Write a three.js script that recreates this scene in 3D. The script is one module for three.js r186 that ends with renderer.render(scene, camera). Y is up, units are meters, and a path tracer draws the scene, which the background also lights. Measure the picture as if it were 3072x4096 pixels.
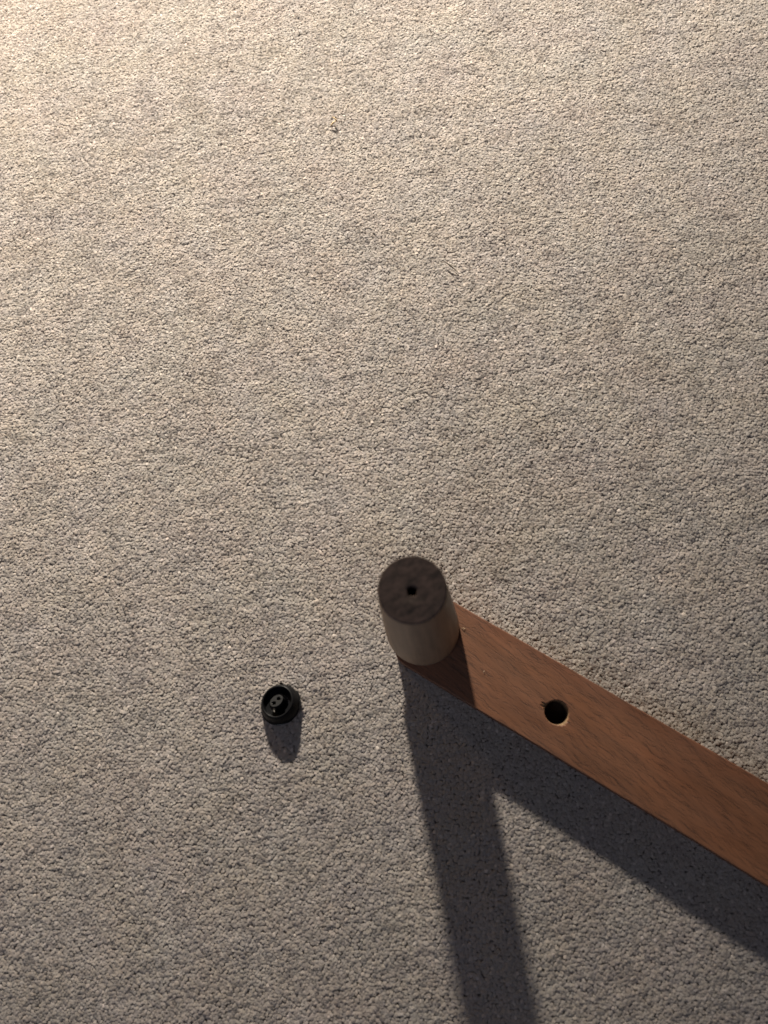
import * as THREE from 'three';
import { ImprovedNoise } from 'three/addons/math/ImprovedNoise.js';
import { mergeVertices, mergeGeometries } from 'three/addons/utils/BufferGeometryUtils.js';

// ---------------------------------------------------------------- camera, light, exposure
const scene = new THREE.Scene();
const renderer = new THREE.WebGLRenderer({ antialias: true });
renderer.toneMapping = THREE.LinearToneMapping;
renderer.toneMappingExposure = 1.0;
renderer.shadowMap.enabled = true;
renderer.shadowMap.type = THREE.PCFSoftShadowMap;

const EYE = 0.662;                                             // the phone is held 66 cm above the pile
const camera = new THREE.PerspectiveCamera(67.32, 0.75, 0.02, 30);
camera.position.set(0, EYE, 0);
{
  // straight down, as the phone sees it (right, down, forward), from its tilt and roll
  const down = new THREE.Vector3(275, 905, 3076).normalize(), U = down.clone().negate();
  const X = new THREE.Vector3(1, 0, 0).addScaledVector(U, -U.x).normalize(), Z = new THREE.Vector3().crossVectors(X, U);
  const m = new THREE.Matrix4().set(X.x, -X.y, -X.z, 0, U.x, -U.y, -U.z, 0, Z.x, -Z.y, -Z.z, 0, 0, 0, 0, 1);
  camera.quaternion.setFromRotationMatrix(m);
}
camera.focus = 0.74;
camera.userData.fStop = 4.6;

scene.background = new THREE.Color().setRGB(0.018, 0.018, 0.022);

// low warm lamp, out of view, up and slightly left; it casts the long shadows
const LAMP = { d: 3.2, h: 1.096, r: 0.09 };
const lamp = new THREE.SpotLight(new THREE.Color().setRGB(1.0, 0.915, 0.765), 178, 0, 0.75, 0.2);   // cone placed so that its soft edge dims the near carpet
lamp.position.set(-0.0226 - 0.184 * LAMP.d, LAMP.h, -0.087 - 0.983 * LAMP.d);
lamp.castShadow = true;
lamp.shadow.radius = LAMP.r / 0.02;
lamp.shadow.mapSize.set(2048, 2048);
lamp.shadow.camera.near = 0.2; lamp.shadow.camera.far = 8;
lamp.target.position.set(-0.576, 0, -2.515);
scene.add(lamp, lamp.target);

// unseen amber light, out of view, placed to warm the far left corner
const unseenGlow = new THREE.PointLight(new THREE.Color().setRGB(1.0, 0.66, 0.30), 0.9);
unseenGlow.position.set(-0.95, 0.36, -1.15);
unseenGlow.castShadow = true;
unseenGlow.shadow.radius = 4;
scene.add(unseenGlow);

// dim cool soft light, out of view, placed to lift the shadows and leg side
const unseenSoftLight = new THREE.RectAreaLight(new THREE.Color().setRGB(0.80, 0.84, 1.0), 1.1, 1.5, 1.5);
unseenSoftLight.position.set(-0.9, 1.7, 1.3);
unseenSoftLight.lookAt(0, 0, -0.1);
scene.add(unseenSoftLight);

// ---------------------------------------------------------------- helpers
let seed = 7;
const rnd = () => { seed = (seed + 0x6d2b79f5) | 0; let t = Math.imul(seed ^ (seed >>> 15), 1 | seed); t = (t + Math.imul(t ^ (t >>> 7), 61 | t)) ^ t; return ((t ^ (t >>> 14)) >>> 0) / 4294967296; };
const rr = (a, b) => a + (b - a) * rnd();
const perlin = new ImprovedNoise();
const nz = (x, y, z = 0) => perlin.noise(x + 100.3, y + 57.7, z + 31.1);
const fbm = (x, y, z, o = 4) => { let s = 0, a = 0.5; for (let i = 0; i < o; i++) { s += a * nz(x, y, z); x *= 2.03; y *= 2.03; z *= 2.03; a *= 0.5; } return s; };
const smooth = (a, b, x) => { const t = Math.min(1, Math.max(0, (x - a) / (b - a))); return t * t * (3 - 2 * t); };
const V2 = (x, y) => new THREE.Vector2(x, y), V3 = (x, y, z) => new THREE.Vector3(x, y, z);
const rgb = (r, g, b) => new THREE.Color().setRGB(r, g, b);
function mesh(name, geometry, material, parent) {
  const m = new THREE.Mesh(geometry, material);
  m.name = name; m.castShadow = m.receiveShadow = true;
  parent.add(m);
  return m;
}
function thing(name, label, category, position) {
  const g = new THREE.Group();
  g.name = name; g.position.set(...position); g.userData = { label, category };
  scene.add(g);
  return g;
}
function texture(w, h, srgb, paint) {
  const data = new Uint8Array(w * h * 4);
  for (let y = 0; y < h; y++) for (let x = 0; x < w; x++) {
    const c = paint(x / w, y / h, x, y), o = (y * w + x) * 4;
    for (let k = 0; k < 3; k++) data[o + k] = Math.max(0, Math.min(255, Math.round(c[k] * 255)));
    data[o + 3] = 255;
  }
  const t = new THREE.DataTexture(data, w, h, THREE.RGBAFormat);
  t.magFilter = THREE.LinearFilter; t.minFilter = THREE.LinearMipmapLinearFilter; t.generateMipmaps = true;
  t.wrapS = t.wrapT = THREE.RepeatWrapping;
  if (srgb) t.colorSpace = THREE.SRGBColorSpace;
  t.needsUpdate = true;
  return t;
}

// ---------------------------------------------------------------- carpet
const PILE = [0.615, 0.56, 0.53];
{
  const grain = texture(512, 512, false, (u, v) => {
    const f = (s, z) => { const k = 2 * Math.PI; return fbm(Math.cos(u * k) * s, Math.sin(u * k) * s + Math.cos(v * k) * s, Math.sin(v * k) * s + z, 3); };
    const h = 0.5 + 0.6 * f(9, 0);
    return [h, h, h];
  });
  grain.repeat.set(30, 30);
  const backing = new THREE.MeshStandardMaterial({ color: rgb(PILE[0] * 0.8, PILE[1] * 0.8, PILE[2] * 0.8), roughness: 1, bumpMap: grain, bumpScale: 0.002 });
  const floor = mesh('carpet', new THREE.PlaneGeometry(5, 5).rotateX(-Math.PI / 2).translate(0, 0, -0.4), backing, scene);
  floor.position.y = -0.0055;
  floor.userData = { kind: 'structure', label: 'beige cut pile carpet covering the whole floor' };

  // yarn ends: rounded, twisted, slightly frayed stubs
  const stub = (k) => {
    let g = mergeVertices(new THREE.IcosahedronGeometry(1, 3).deleteAttribute('uv').deleteAttribute('normal'), 1e-4);
    const p = g.attributes.position, v = V3(0, 0, 0), plies = 2 + (k % 3), ph = k * 1.7;
    for (let i = 0; i < p.count; i++) {
      v.fromBufferAttribute(p, i);
      const a = Math.atan2(v.z, v.x), up = v.y;
      let r = 1 + 0.13 * Math.cos(plies * a + 2.2 * up + ph) * (0.4 + 0.6 * Math.abs(up)) + 0.16 * nz(v.x * 1.7 + k * 5, up * 1.7, v.z * 1.7) + 0.16 * nz(v.x * 4.5, up * 4.5 + k * 3, v.z * 4.5);
      const hr = Math.max(1e-4, Math.hypot(v.x, v.z)), wide = up > 0 ? Math.pow(hr, -0.38) : 1 - 0.45 * smooth(0, 1, -up);   // a broad cut tip on a narrowing foot
      p.setXYZ(i, v.x * r * wide, up > 0 ? Math.pow(up, 0.85) * r * 0.60 : up * 3.2, v.z * r * wide);
    }
    g.computeVertexNormals();
    const n = g.attributes.normal;                              // loose fibres scatter light: softer than the bare surface
    for (let i = 0; i < n.count; i++) { v.fromBufferAttribute(n, i); v.y += 1.9; v.normalize(); n.setXYZ(i, v.x, v.y, v.z); }
    return g;
  };
  const yarn = new THREE.MeshPhysicalMaterial({ color: 0xffffff, roughness: 1, transmission: 0.6, thickness: 0, specularIntensity: 0.3 });
  const KINDS = 10, S = 0.00218;
  const spots = Array.from({ length: KINDS }, () => []);
  const x0 = -0.68, x1 = 0.52, z0 = -1.02, z1 = 0.34;
  let row = 0;
  for (let z = z0; z < z1; z += S * 0.866, row++) for (let x = x0 + (row % 2) * S / 2; x < x1; x += S) {
    // the streaky lay of the pile runs slightly up to the right
    const u = x * 0.96 - z * 0.28, w = x * 0.28 + z * 0.96;
    const wu = nz(u * 55, w * 130, 3) + 0.7 * nz(u * 150, w * 260, 8), ww = nz(u * 55, w * 130, 13) + 0.7 * nz(u * 150, w * 260, 18);
    const px = x + rr(-0.34, 0.34) * S + 0.0005 * wu, pz = z + rr(-0.34, 0.34) * S + 0.0005 * ww;
    const h = 0.0001 * nz(u * 40, w * 90, 23) + 0.00042 * nz(u * 105, w * 185, 43) + 0.0003 * nz(u * 210, w * 300, 47) + 0.0005 * nz(u * 9, w * 14, 53) + rr(-0.00016, 0.00016);
    const lean = 0.12, lx = lean * (nz(u * 40, w * 80, 61) * 1.4 + 0.5 * nz(x * 8, z * 8, 66)) + rr(-0.22, 0.22), lz = lean * (nz(u * 40, w * 80, 71) * 1.4 + 0.5 * nz(x * 8, z * 8, 76)) + rr(-0.22, 0.22);
    spots[Math.floor(rnd() * KINDS)].push([px, h, pz, lx, lz]);
  }
  const M = new THREE.Matrix4(), Q = new THREE.Quaternion(), E = new THREE.Euler(), P = V3(), Sc = V3(), C = new THREE.Color();
  for (let k = 0; k < KINDS; k++) {
    const im = new THREE.InstancedMesh(stub(k), yarn, spots[k].length);
    im.name = 'pile'; im.userData = { kind: 'stuff' }; im.castShadow = im.receiveShadow = true;
    spots[k].forEach(([x, y, z, lx, lz], i) => {
      E.set(lz, rr(0, 6.283), -lx, 'XZY');
      Q.setFromEuler(new THREE.Euler(lz, 0, -lx)).multiply(new THREE.Quaternion().setFromAxisAngle(V3(0, 1, 0), rr(0, 6.283)));
      const s = 0.00134 * rr(0.86, 1.14);
      Sc.set(s * rr(0.9, 1.3), s * rr(0.9, 1.1), s * rr(0.85, 1.1));
      P.set(x, y + 0.0055 - 0.0009, z);
      im.setMatrixAt(i, M.compose(P, Q, Sc));
      let b = 1 + rr(-0.07, 0.07) + 0.025 * nz(x * 14, z * 14, 5);
      if (rnd() < 0.035) b *= rr(1.15, 1.45);  // a few tufts coloured brighter, as painted glints
      const t = 0.02 * nz(x * 25, z * 25, 90) + rr(-0.015, 0.015), q = 0.015 * nz(x * 18, z * 18, 95) + rr(-0.01, 0.01);
      im.setColorAt(i, C.setRGB(PILE[0] * b * (1 + t), PILE[1] * b * (1 + q), PILE[2] * b * (1 - t * 1.6)));
    });
    floor.add(im);
  }
}

// ---------------------------------------------------------------- wooden rail with its leg
const TH = 0.025, BOTTOM = -0.003;                              // the rail sinks 3 mm into the pile
const TURN = -Math.atan2(0.520, 0.854);
const rail = thing('wooden_rail', 'brown wooden rail with a drilled hole and an upright tapered leg at its rounded end', 'furniture rail', [-0.0226, BOTTOM, -0.0870]);
rail.rotation.y = TURN;                                         // its own x runs along the rail, its own z across it
const L = 0.62, HW = 0.0328, HOLE = [0.125, 0.0027, 0.0095];
{
  // wood: open grain, dark pores that run a little across the length
  const pores = [];
  for (let i = 0; i < 5200; i++) pores.push([rnd(), rnd(), rr(0.004, 0.020) / L, rr(0.2, 1.0) * (rnd() < 0.2 ? 1.6 : 1), rr(-0.02, 0.02)]);
  const W = 2048, H = 256, dark = new Float32Array(W * H);
  const drift = (u) => 0.16 * u * L / 0.07;                     // grain slope
  for (const [u, v, len, d, bend] of pores) {
    const n = Math.max(3, Math.round(len * W));
    for (let i = 0; i < n; i++) {
      const s = i / n, x = Math.round(u * W + i), wob = 0.02 * nz(u * 40 + s * 3, v * 20, 4);
      const y = (v + 0.16 * (i / W) * L / 0.07 + bend * s * s + wob) * H, y0 = Math.floor(y), f = y - y0, a = d * Math.sin(Math.PI * Math.min(1, s + 0.04));
      for (const [yy, k] of [[y0, 1 - f], [y0 + 1, f]]) { const o = ((yy % H) + H) % H * W + (x % W); dark[o] = Math.min(1.3, dark[o] + a * k); }
    }
  }
  const tone = (u, v) => {
    const x = u * L, y = (v - 0.5) * 0.07 - 0.16 * x + 0.004 * nz(x * 12, v * 2, 7);
    return 0.9 * fbm(x * 6, y * 95, 3, 4) + 0.35 * nz(x * 22, y * 420, 9) + 0.25 * fbm(x * 25, y * 60, 12, 3);
  };
  const colour = texture(W, H, false, (u, v, x, y) => {
    const t = tone(u, v), d = dark[y * W + x], red = smooth(0.30, 0.0, v) * 0.5 + 0.5 * Math.max(0, fbm(u * L * 9, v * 2.5, 44, 2)) ;
    const k = (1 + 0.42 * t) * (1 - 0.66 * Math.min(1, d));
    return [0.178 * k * (1 - 0.14 * red), 0.072 * k * (1 - 0.22 * red), 0.034 * k * (1 - 0.12 * red)].map((c) => Math.pow(c, 1 / 2.2));
  });
  colour.colorSpace = THREE.SRGBColorSpace;
  const relief = texture(W, H, false, (u, v, x, y) => { const h = 0.75 + 0.2 * tone(u, v) - 0.6 * Math.min(1, dark[y * W + x]); return [h, h, h]; });
  const shine = texture(256, 64, false, (u, v) => { const h = 0.58 + 0.25 * fbm(u * 14, v * 4, 5, 3); return [h, h, h]; });
  const wood = new THREE.MeshStandardMaterial({ map: colour, roughness: 1, roughnessMap: shine, bumpMap: relief, bumpScale: 0.00018 });

  // outline: straight sides with a slight waver, one end round about the leg
  const s = new THREE.Shape(), pts = [];
  const waver = (x, side) => 0.00022 * nz(x * 60, side * 9, 2) + 0.0004 * nz(x * 11, side * 5, 3);
  for (let i = 0; i <= 24; i++) { const a = Math.PI / 2 + Math.PI * i / 24; pts.push(V2(Math.cos(a) * HW * 0.6, Math.sin(a) * HW)); }
  for (let x = 0.008; x < L; x += 0.006) pts.push(V2(x, -HW + waver(x, 1)));
  pts.push(V2(L, -HW), V2(L, HW));
  for (let x = L - 0.008; x > 0.004; x -= 0.006) pts.push(V2(x, HW + waver(x, 2)));
  s.setFromPoints(pts);
  // the hole is torn out a little on two sides (shape y is the rail's own -z)
  const hole = [], rim = (a) => {
    const low = Math.exp(-Math.pow(Math.atan2(Math.sin(a + 1.02 - TURNED), Math.cos(a + 1.02 - TURNED)) / 0.42, 2)), tear = Math.exp(-Math.pow(Math.atan2(Math.sin(a - 2.62 - TURNED), Math.cos(a - 2.62 - TURNED)) / 0.20, 2));
    return HOLE[2] + 0.0014 * low * (1 + 0.3 * Math.sin(23 * a)) + 0.0038 * tear * (1 + 0.5 * Math.sin(31 * a + 1)) + 0.00008 * Math.sin(17 * a);
  };
  const TURNED = -TURN;
  for (let i = 0; i < 120; i++) { const a = -2 * Math.PI * i / 120; hole.push(V2(HOLE[0] + Math.cos(a) * rim(a), -HOLE[1] + Math.sin(a) * rim(a))); }
  s.holes.push(new THREE.Path(hole));
  const B = 0.0007;
  const g = new THREE.ExtrudeGeometry(s, { depth: TH - 2 * B, bevelEnabled: true, bevelThickness: B, bevelSize: B, bevelOffset: -B, bevelSegments: 3, curveSegments: 8 });
  g.translate(0, 0, B);
  g.rotateX(-Math.PI / 2);                                      // shape y -> -z, depth -> y
  const p = g.attributes.position, n = g.attributes.normal, uv = g.attributes.uv;
  for (let i = 0; i < p.count; i++) {
    const side = Math.abs(n.getY(i)) < 0.5;
    uv.setXY(i, p.getX(i) / L, (side ? p.getY(i) + p.getZ(i) : p.getZ(i)) / 0.07 + 0.5);
  }
  const board = mesh('board', g, wood, rail);
  mesh('hole_shade_disc', new THREE.CircleGeometry(HOLE[2] + 0.0005, 40).rotateX(-Math.PI / 2).translate(HOLE[0], 0.0045, HOLE[1]), new THREE.MeshStandardMaterial({ color: rgb(0.05, 0.03, 0.02), roughness: 0.9 }), board);  // dark disc added to stand for the shade deep in the hole

  // pale broken wood in the torn rim: a sloping ring that closes the tear against the drilled wall
  const pale = new THREE.MeshStandardMaterial({ color: rgb(0.27, 0.17, 0.09), roughness: 0.9, vertexColors: true });
  const pos = [], col = [], idx = [], RN = 160;
  for (let i = 0; i <= RN; i++) {
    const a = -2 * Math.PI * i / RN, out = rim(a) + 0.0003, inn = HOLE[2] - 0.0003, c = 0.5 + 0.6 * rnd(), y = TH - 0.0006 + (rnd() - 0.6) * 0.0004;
    for (const [r, yy, k] of [[out, y, c], [(out + inn) / 2, y - 0.0005 + rr(-0.0004, 0.0004), c], [inn, y - 0.0016, c * 0.8], [inn, 0.004, 0.1]]) { pos.push(HOLE[0] + Math.cos(a) * r, yy, HOLE[1] - Math.sin(a) * r); col.push(k, k, k); }  // drilled wall darkens downwards: shade of the hole put into the vertex colours
    if (i < RN) for (let j = 0; j < 3; j++) { const q = i * 4 + j; idx.push(q, q + 1, q + 5, q, q + 5, q + 4); }
  }
  const rg = new THREE.BufferGeometry();
  rg.setAttribute('position', new THREE.Float32BufferAttribute(pos, 3)); rg.setAttribute('color', new THREE.Float32BufferAttribute(col, 3)); rg.setIndex(idx); rg.computeVertexNormals();
  pale.side = THREE.DoubleSide;
  mesh('torn_hole_rim', rg, pale, board).userData = { label: 'pale splintered rim of the drilled hole' };

  // leg: turned, tapering upwards, with an open screw hole in its end
  const top = TH + 0.177, R0 = 0.0301, R1 = 0.0212;
  const prof = [V2(R0 - 0.002, TH - 0.001), V2(R0 - 0.0006, TH + 0.0004), V2(R0, TH + 0.002)];
  for (let i = 1; i <= 30; i++) { const t = i / 30, y = TH + 0.004 + t * (0.177 - 0.0065); prof.push(V2(R0 + (R1 + 0.0003 - R0) * Math.pow(t, 1.12) + 0.00006 * Math.sin(i * 2.3), y)); }
  prof.push(V2(R1 - 0.0001, top - 0.0016), V2(R1 - 0.0025, top - 0.0016));
  const paleWood = texture(512, 512, false, (u, v) => {
    const a = u * 2 * Math.PI, t = fbm(Math.cos(a) * 5, Math.sin(a) * 5, v * 3, 4) + 0.5 * fbm(Math.cos(a) * 22, Math.sin(a) * 22, v * 5, 3) + 0.10 * Math.sin(v * 60 + 2 * nz(v * 9, 1, 1)) * nz(v * 4, u * 2, 3);
    const k = 1 + 0.5 * t;
    return [0.275 * k, 0.190 * k * (1 - 0.04 * t), 0.128 * k * (1 - 0.08 * t)].map((c) => Math.pow(Math.max(0, c), 1 / 2.2));
  });
  paleWood.colorSpace = THREE.SRGBColorSpace;
  const leg = mesh('leg', new THREE.LatheGeometry(prof, 72), new THREE.MeshStandardMaterial({ map: paleWood, roughness: 0.55 }), rail);
  leg.userData = { label: 'upright pale turned wooden leg with a dark end' };
  const endTone = texture(256, 256, false, (u, v) => {
    const x = (u - 0.5) * 0.05, y = (v - 0.5) * 0.05, c = Math.cos(0.5), q = Math.sin(0.5), X = x * c - y * q, Y = x * q + y * c;
    const t = 1.0 * fbm(X * 120, Y * 260, 2, 4) + 0.6 * fbm(X * 420, Y * 420, 5, 3), spot = Math.exp(-(Math.pow((x - 0.0005) / 0.0055, 2) + Math.pow((y - 0.0065) / 0.0022, 2)));
    const k = Math.max(0.3, 1.5 + 1.9 * t), o = spot * (0.6 + fbm(X * 500, Y * 500, 8, 3)) * 0.05;
    return [0.060 * k + o * 1.6, 0.038 * k + o * 1.3, 0.031 * k + o * 0.9].map((c2) => Math.pow(Math.max(0, c2), 1 / 2.2));
  });
  endTone.colorSpace = THREE.SRGBColorSpace;
  const cap = new THREE.Shape().absarc(0, 0, R1, 0, Math.PI * 2, false), sq = [];
  for (let i = 0; i < 28; i++) { const a = -2 * Math.PI * i / 28; const r = 0.0030 / Math.pow(Math.pow(Math.abs(Math.cos(a)), 3.2) + Math.pow(Math.abs(Math.sin(a)), 3.2), 1 / 3.2) * (1 + 0.05 * Math.sin(5 * a)); sq.push(V2(Math.cos(a) * r, Math.sin(a) * r - 0.0008)); }
  cap.holes.push(new THREE.Path(sq));
  const eg = new THREE.ExtrudeGeometry(cap, { depth: 0.052, bevelEnabled: true, bevelThickness: 0.0009, bevelSize: 0.0009, bevelOffset: -0.0009, bevelSegments: 4, curveSegments: 64 }).rotateX(-Math.PI / 2).rotateY(-TURN).translate(0, top - 0.0529, 0);
  const ep = eg.attributes.position, c0 = Math.cos(TURN), s0 = Math.sin(TURN);
  for (let i = 0; i < ep.count; i++) { const x = ep.getX(i), z = ep.getZ(i); eg.attributes.uv.setXY(i, (x * c0 + z * s0) / 0.05 + 0.5, (-x * s0 + z * c0) / 0.05 + 0.5); }
  mesh('end_face', eg, new THREE.MeshStandardMaterial({ map: endTone, roughness: 0.8 }), leg).userData = { label: 'dark brown end of the leg with a small open hole' };
}

// ---------------------------------------------------------------- black plastic glide
{
  const glide = thing('furniture_glide', 'small round black plastic glide with a slotted stem in its cup, beside the rail', 'furniture glide', [-0.1444, 0, -0.0270]);
  const black = new THREE.MeshPhysicalMaterial({ color: rgb(0.006, 0.006, 0.007), roughness: 0.36, specularIntensity: 0.2 });
  const matt = new THREE.MeshPhysicalMaterial({ color: rgb(0.020, 0.020, 0.021), roughness: 0.55, specularIntensity: 0.3 });
  const mm = (list) => list.map(([x, y]) => V2(x / 1000, y / 1000));
  const tilt = new THREE.Quaternion().setFromAxisAngle(V3(-0.85, 0, 0.53).normalize(), THREE.MathUtils.degToRad(16));
  glide.quaternion.copy(tilt);
  glide.position.y = -0.0015;
  glide.scale.setScalar(1.05);
  mesh('body', new THREE.LatheGeometry(mm([[0, -3.6], [6, -3.3], [11, -2.2], [14.6, -0.6], [15.9, 0.4], [16.15, 1.4], [16.15, 2.8], [15.7, 5], [14.7, 7.5], [13.9, 9.1], [13.5, 9.9], [13.1, 10.35], [12.7, 10.5], [12.2, 10.5], [11.9, 10.35], [11.75, 10], [11.4, 7.5], [11.2, 6.0], [11.0, 5.8], [8.4, 5.8], [8.1, 5.6], [7.9, 1.2], [7.6, 1], [0, 1]]), 80), black, glide);
  mesh('base_rim', new THREE.LatheGeometry(mm([[15.9, 1.0], [16.7, 1.3], [17.0, 1.7], [16.95, 2.1], [16.6, 2.35], [16.0, 2.5]]), 80), new THREE.MeshPhysicalMaterial({ color: rgb(0.008, 0.008, 0.009), roughness: 0.16 }), glide);
  const ell = (rx, ry) => { const sh = new THREE.Shape(); sh.absellipse(0, 0, rx, ry, 0, Math.PI * 2, false, 0); return sh; };
  const face = ell(0.0057, 0.0043);
  for (const sx of [-1, 1]) {
    const notch = [[0.3, 0.25], [1.0, 1.1], [1.7, 1.15], [2.9, 0.6], [2.5, 0.0], [3.0, -0.75], [1.9, -0.7], [1.1, -0.45]].map(([x, y]) => V2(sx * (x * 1.35 + 0.2) / 1000, sx * y * 1.7 / 1000));
    face.holes.push(new THREE.Path(sx > 0 ? notch : notch.slice()));
  }
  const stemTurn = 0.62;
  const stem = mesh('stem', new THREE.ExtrudeGeometry(ell(0.0057, 0.0043), { depth: 0.0092, bevelEnabled: false, curveSegments: 32 }).rotateX(-Math.PI / 2).translate(0, 0.001, 0), black, glide);
  const tip = mesh('slotted_tip', new THREE.ExtrudeGeometry(face, { depth: 0.0018, bevelEnabled: true, bevelThickness: 0.0002, bevelSize: 0.0002, bevelOffset: -0.0002, bevelSegments: 2, curveSegments: 32 }).rotateX(-Math.PI / 2).translate(0, 0.0102, 0), matt, stem);
  stem.rotation.y = stemTurn;
  // slivers of plastic left round the seam by the mould
  const sliver = (a0, a1, r, w, y) => {
    const pos = [], idx = [], N = 14;
    for (let i = 0; i <= N; i++) {
      const a = a0 + (a1 - a0) * i / N, k = Math.sin(Math.PI * Math.min(1, (i + 0.6) / (N + 1.2))), o = r + w * k * (1 + 0.3 * Math.sin(i * 2.1));
      for (const [q, yy] of [[r - 0.0004, y], [o, y + 0.0002], [o, y - 0.0001], [r - 0.0004, y - 0.0003]]) pos.push(Math.cos(a) * q, yy, Math.sin(a) * q);
      if (i < N) for (let j = 0; j < 4; j++) { const b = i * 4, j2 = (j + 1) % 4; idx.push(b + j, b + 4 + j, b + 4 + j2, b + j, b + 4 + j2, b + j2); }
    }
    const g = new THREE.BufferGeometry();
    g.setAttribute('position', new THREE.Float32BufferAttribute(pos, 3)); g.setIndex(idx); g.computeVertexNormals();
    return g;
  };
  const raw = new THREE.MeshStandardMaterial({ color: rgb(0.015, 0.015, 0.017), roughness: 0.3, side: THREE.DoubleSide });
  mesh('mould_flash', sliver(-1.75, -1.15, 0.0169, 0.0010, 0.0019), raw, glide);
  mesh('mould_flash', sliver(-0.15, 0.12, 0.0169, 0.0011, 0.0019), raw, glide);
}

// ---------------------------------------------------------------- small litter on the carpet and the rail
function strand(points, r, flat = 1, taper = true, seg = 24) {
  const curve = new THREE.CatmullRomCurve3(points.map((p) => V3(...p))), g = new THREE.TubeGeometry(curve, seg, r, 6, false), p = g.attributes.position, c = V3();
  for (let i = 0; i <= seg; i++) {
    curve.getPointAt(i / seg, c);
    const k = taper ? 0.25 + 0.75 * Math.sin(Math.PI * Math.min(1, Math.max(0, (i + 0.5) / (seg + 1)))) : 1;
    for (let j = 0; j <= 6; j++) { const q = i * 7 + j; p.setXYZ(q, c.x + (p.getX(q) - c.x) * k, c.y + (p.getY(q) - c.y) * k * flat, c.z + (p.getZ(q) - c.z) * k); }
  }
  g.computeVertexNormals();
  return g;
}
function litter(name, label, category, at, geometry, color, roughness = 0.7) {
  const m = mesh(name, geometry, new THREE.MeshStandardMaterial({ color: rgb(...color), roughness }), scene);
  m.position.set(at[0], at[1] - (name === 'wood_shaving' || name === 'wood_shaving_001' ? 0 : 0.0007), at[2]); m.userData = { label, category };
  return m;
}
litter('straw_fragment', 'tan bent fragment of dry straw near the top of the carpet', 'straw', [-0.1078, 0.001, -0.6293], mergeGeometries([
  strand([[-0.0040, 0.0030, -0.0048], [-0.0015, 0.0040, -0.0020], [0.0008, 0.0034, 0.0004], [0.0018, 0.0015, 0.0016]], 0.0006, 0.7),
  strand([[0.0012, 0.0030, 0.0006], [-0.0020, 0.0034, 0.0026], [-0.0058, 0.0012, 0.0052]], 0.0009, 0.5)]), [0.46, 0.33, 0.17]);
litter('dark_needle', 'thin dark needle lying alone in the middle upper carpet', 'needle', [0.0095, 0.0012, -0.4446], strand([[-0.0068, 0.0022, -0.0062], [-0.0020, 0.0024, -0.0018], [0.0030, 0.0018, 0.0028], [0.0068, 0.0006, 0.0062]], 0.00055), [0.045, 0.035, 0.022]);
litter('black_speck', 'tiny black speck on the carpet, left of the dark needle', 'speck', [-0.1597, 0.0018, -0.5189], mergeVertices(new THREE.IcosahedronGeometry(0.0009, 2)).scale(1.2, 0.7, 0.9), [0.015, 0.013, 0.012]);
litter('pale_splinter', 'short pale wood splinter on bare carpet above the leg', 'splinter', [-0.0424, 0.0016, -0.3670], strand([[-0.0013, 0.0012, -0.0020], [0, 0.0016, 0], [0.0014, 0.0008, 0.0021]], 0.00035, 0.7), [0.62, 0.52, 0.33]);
litter('loose_hair', 'fine curved dark hair beside the long upper edge of the rail', 'hair', [0, 0.0012, 0], strand([[0.0193, 0.0008, -0.1406], [0.0330, 0.0014, -0.1402], [0.0470, 0.0012, -0.1360], [0.0585, 0.0014, -0.1300], [0.0640, 0.0008, -0.1246], [0.0712, 0.0012, -0.1200], [0.0835, 0.0006, -0.1228]], 0.00014, 1, true, 60), [0.05, 0.04, 0.03], 0.4);
const onRail = BOTTOM + TH;
litter('wood_shaving', 'tiny pale curled wood shaving on the rail right beside the leg', 'wood shaving', [0.0110, onRail, -0.0872], strand([[-0.0014, 0.0003, -0.0004], [0.0002, 0.0008, 0.0004], [0.0014, 0.0004, 0.0002], [0.0012, 0.0003, 0.0011]], 0.0002, 0.7), [0.6, 0.47, 0.3]);
litter('wood_shaving_001', 'tiny pale upright wood shaving midway across the rail, nearer the hole', 'wood shaving', [0.0263, onRail, -0.0517], strand([[-0.0002, 0.0002, 0.0012], [0.0001, 0.0008, 0.0001], [0.0007, 0.0006, -0.0009]], 0.00018, 0.7), [0.58, 0.46, 0.32]);

renderer.render(scene, camera);
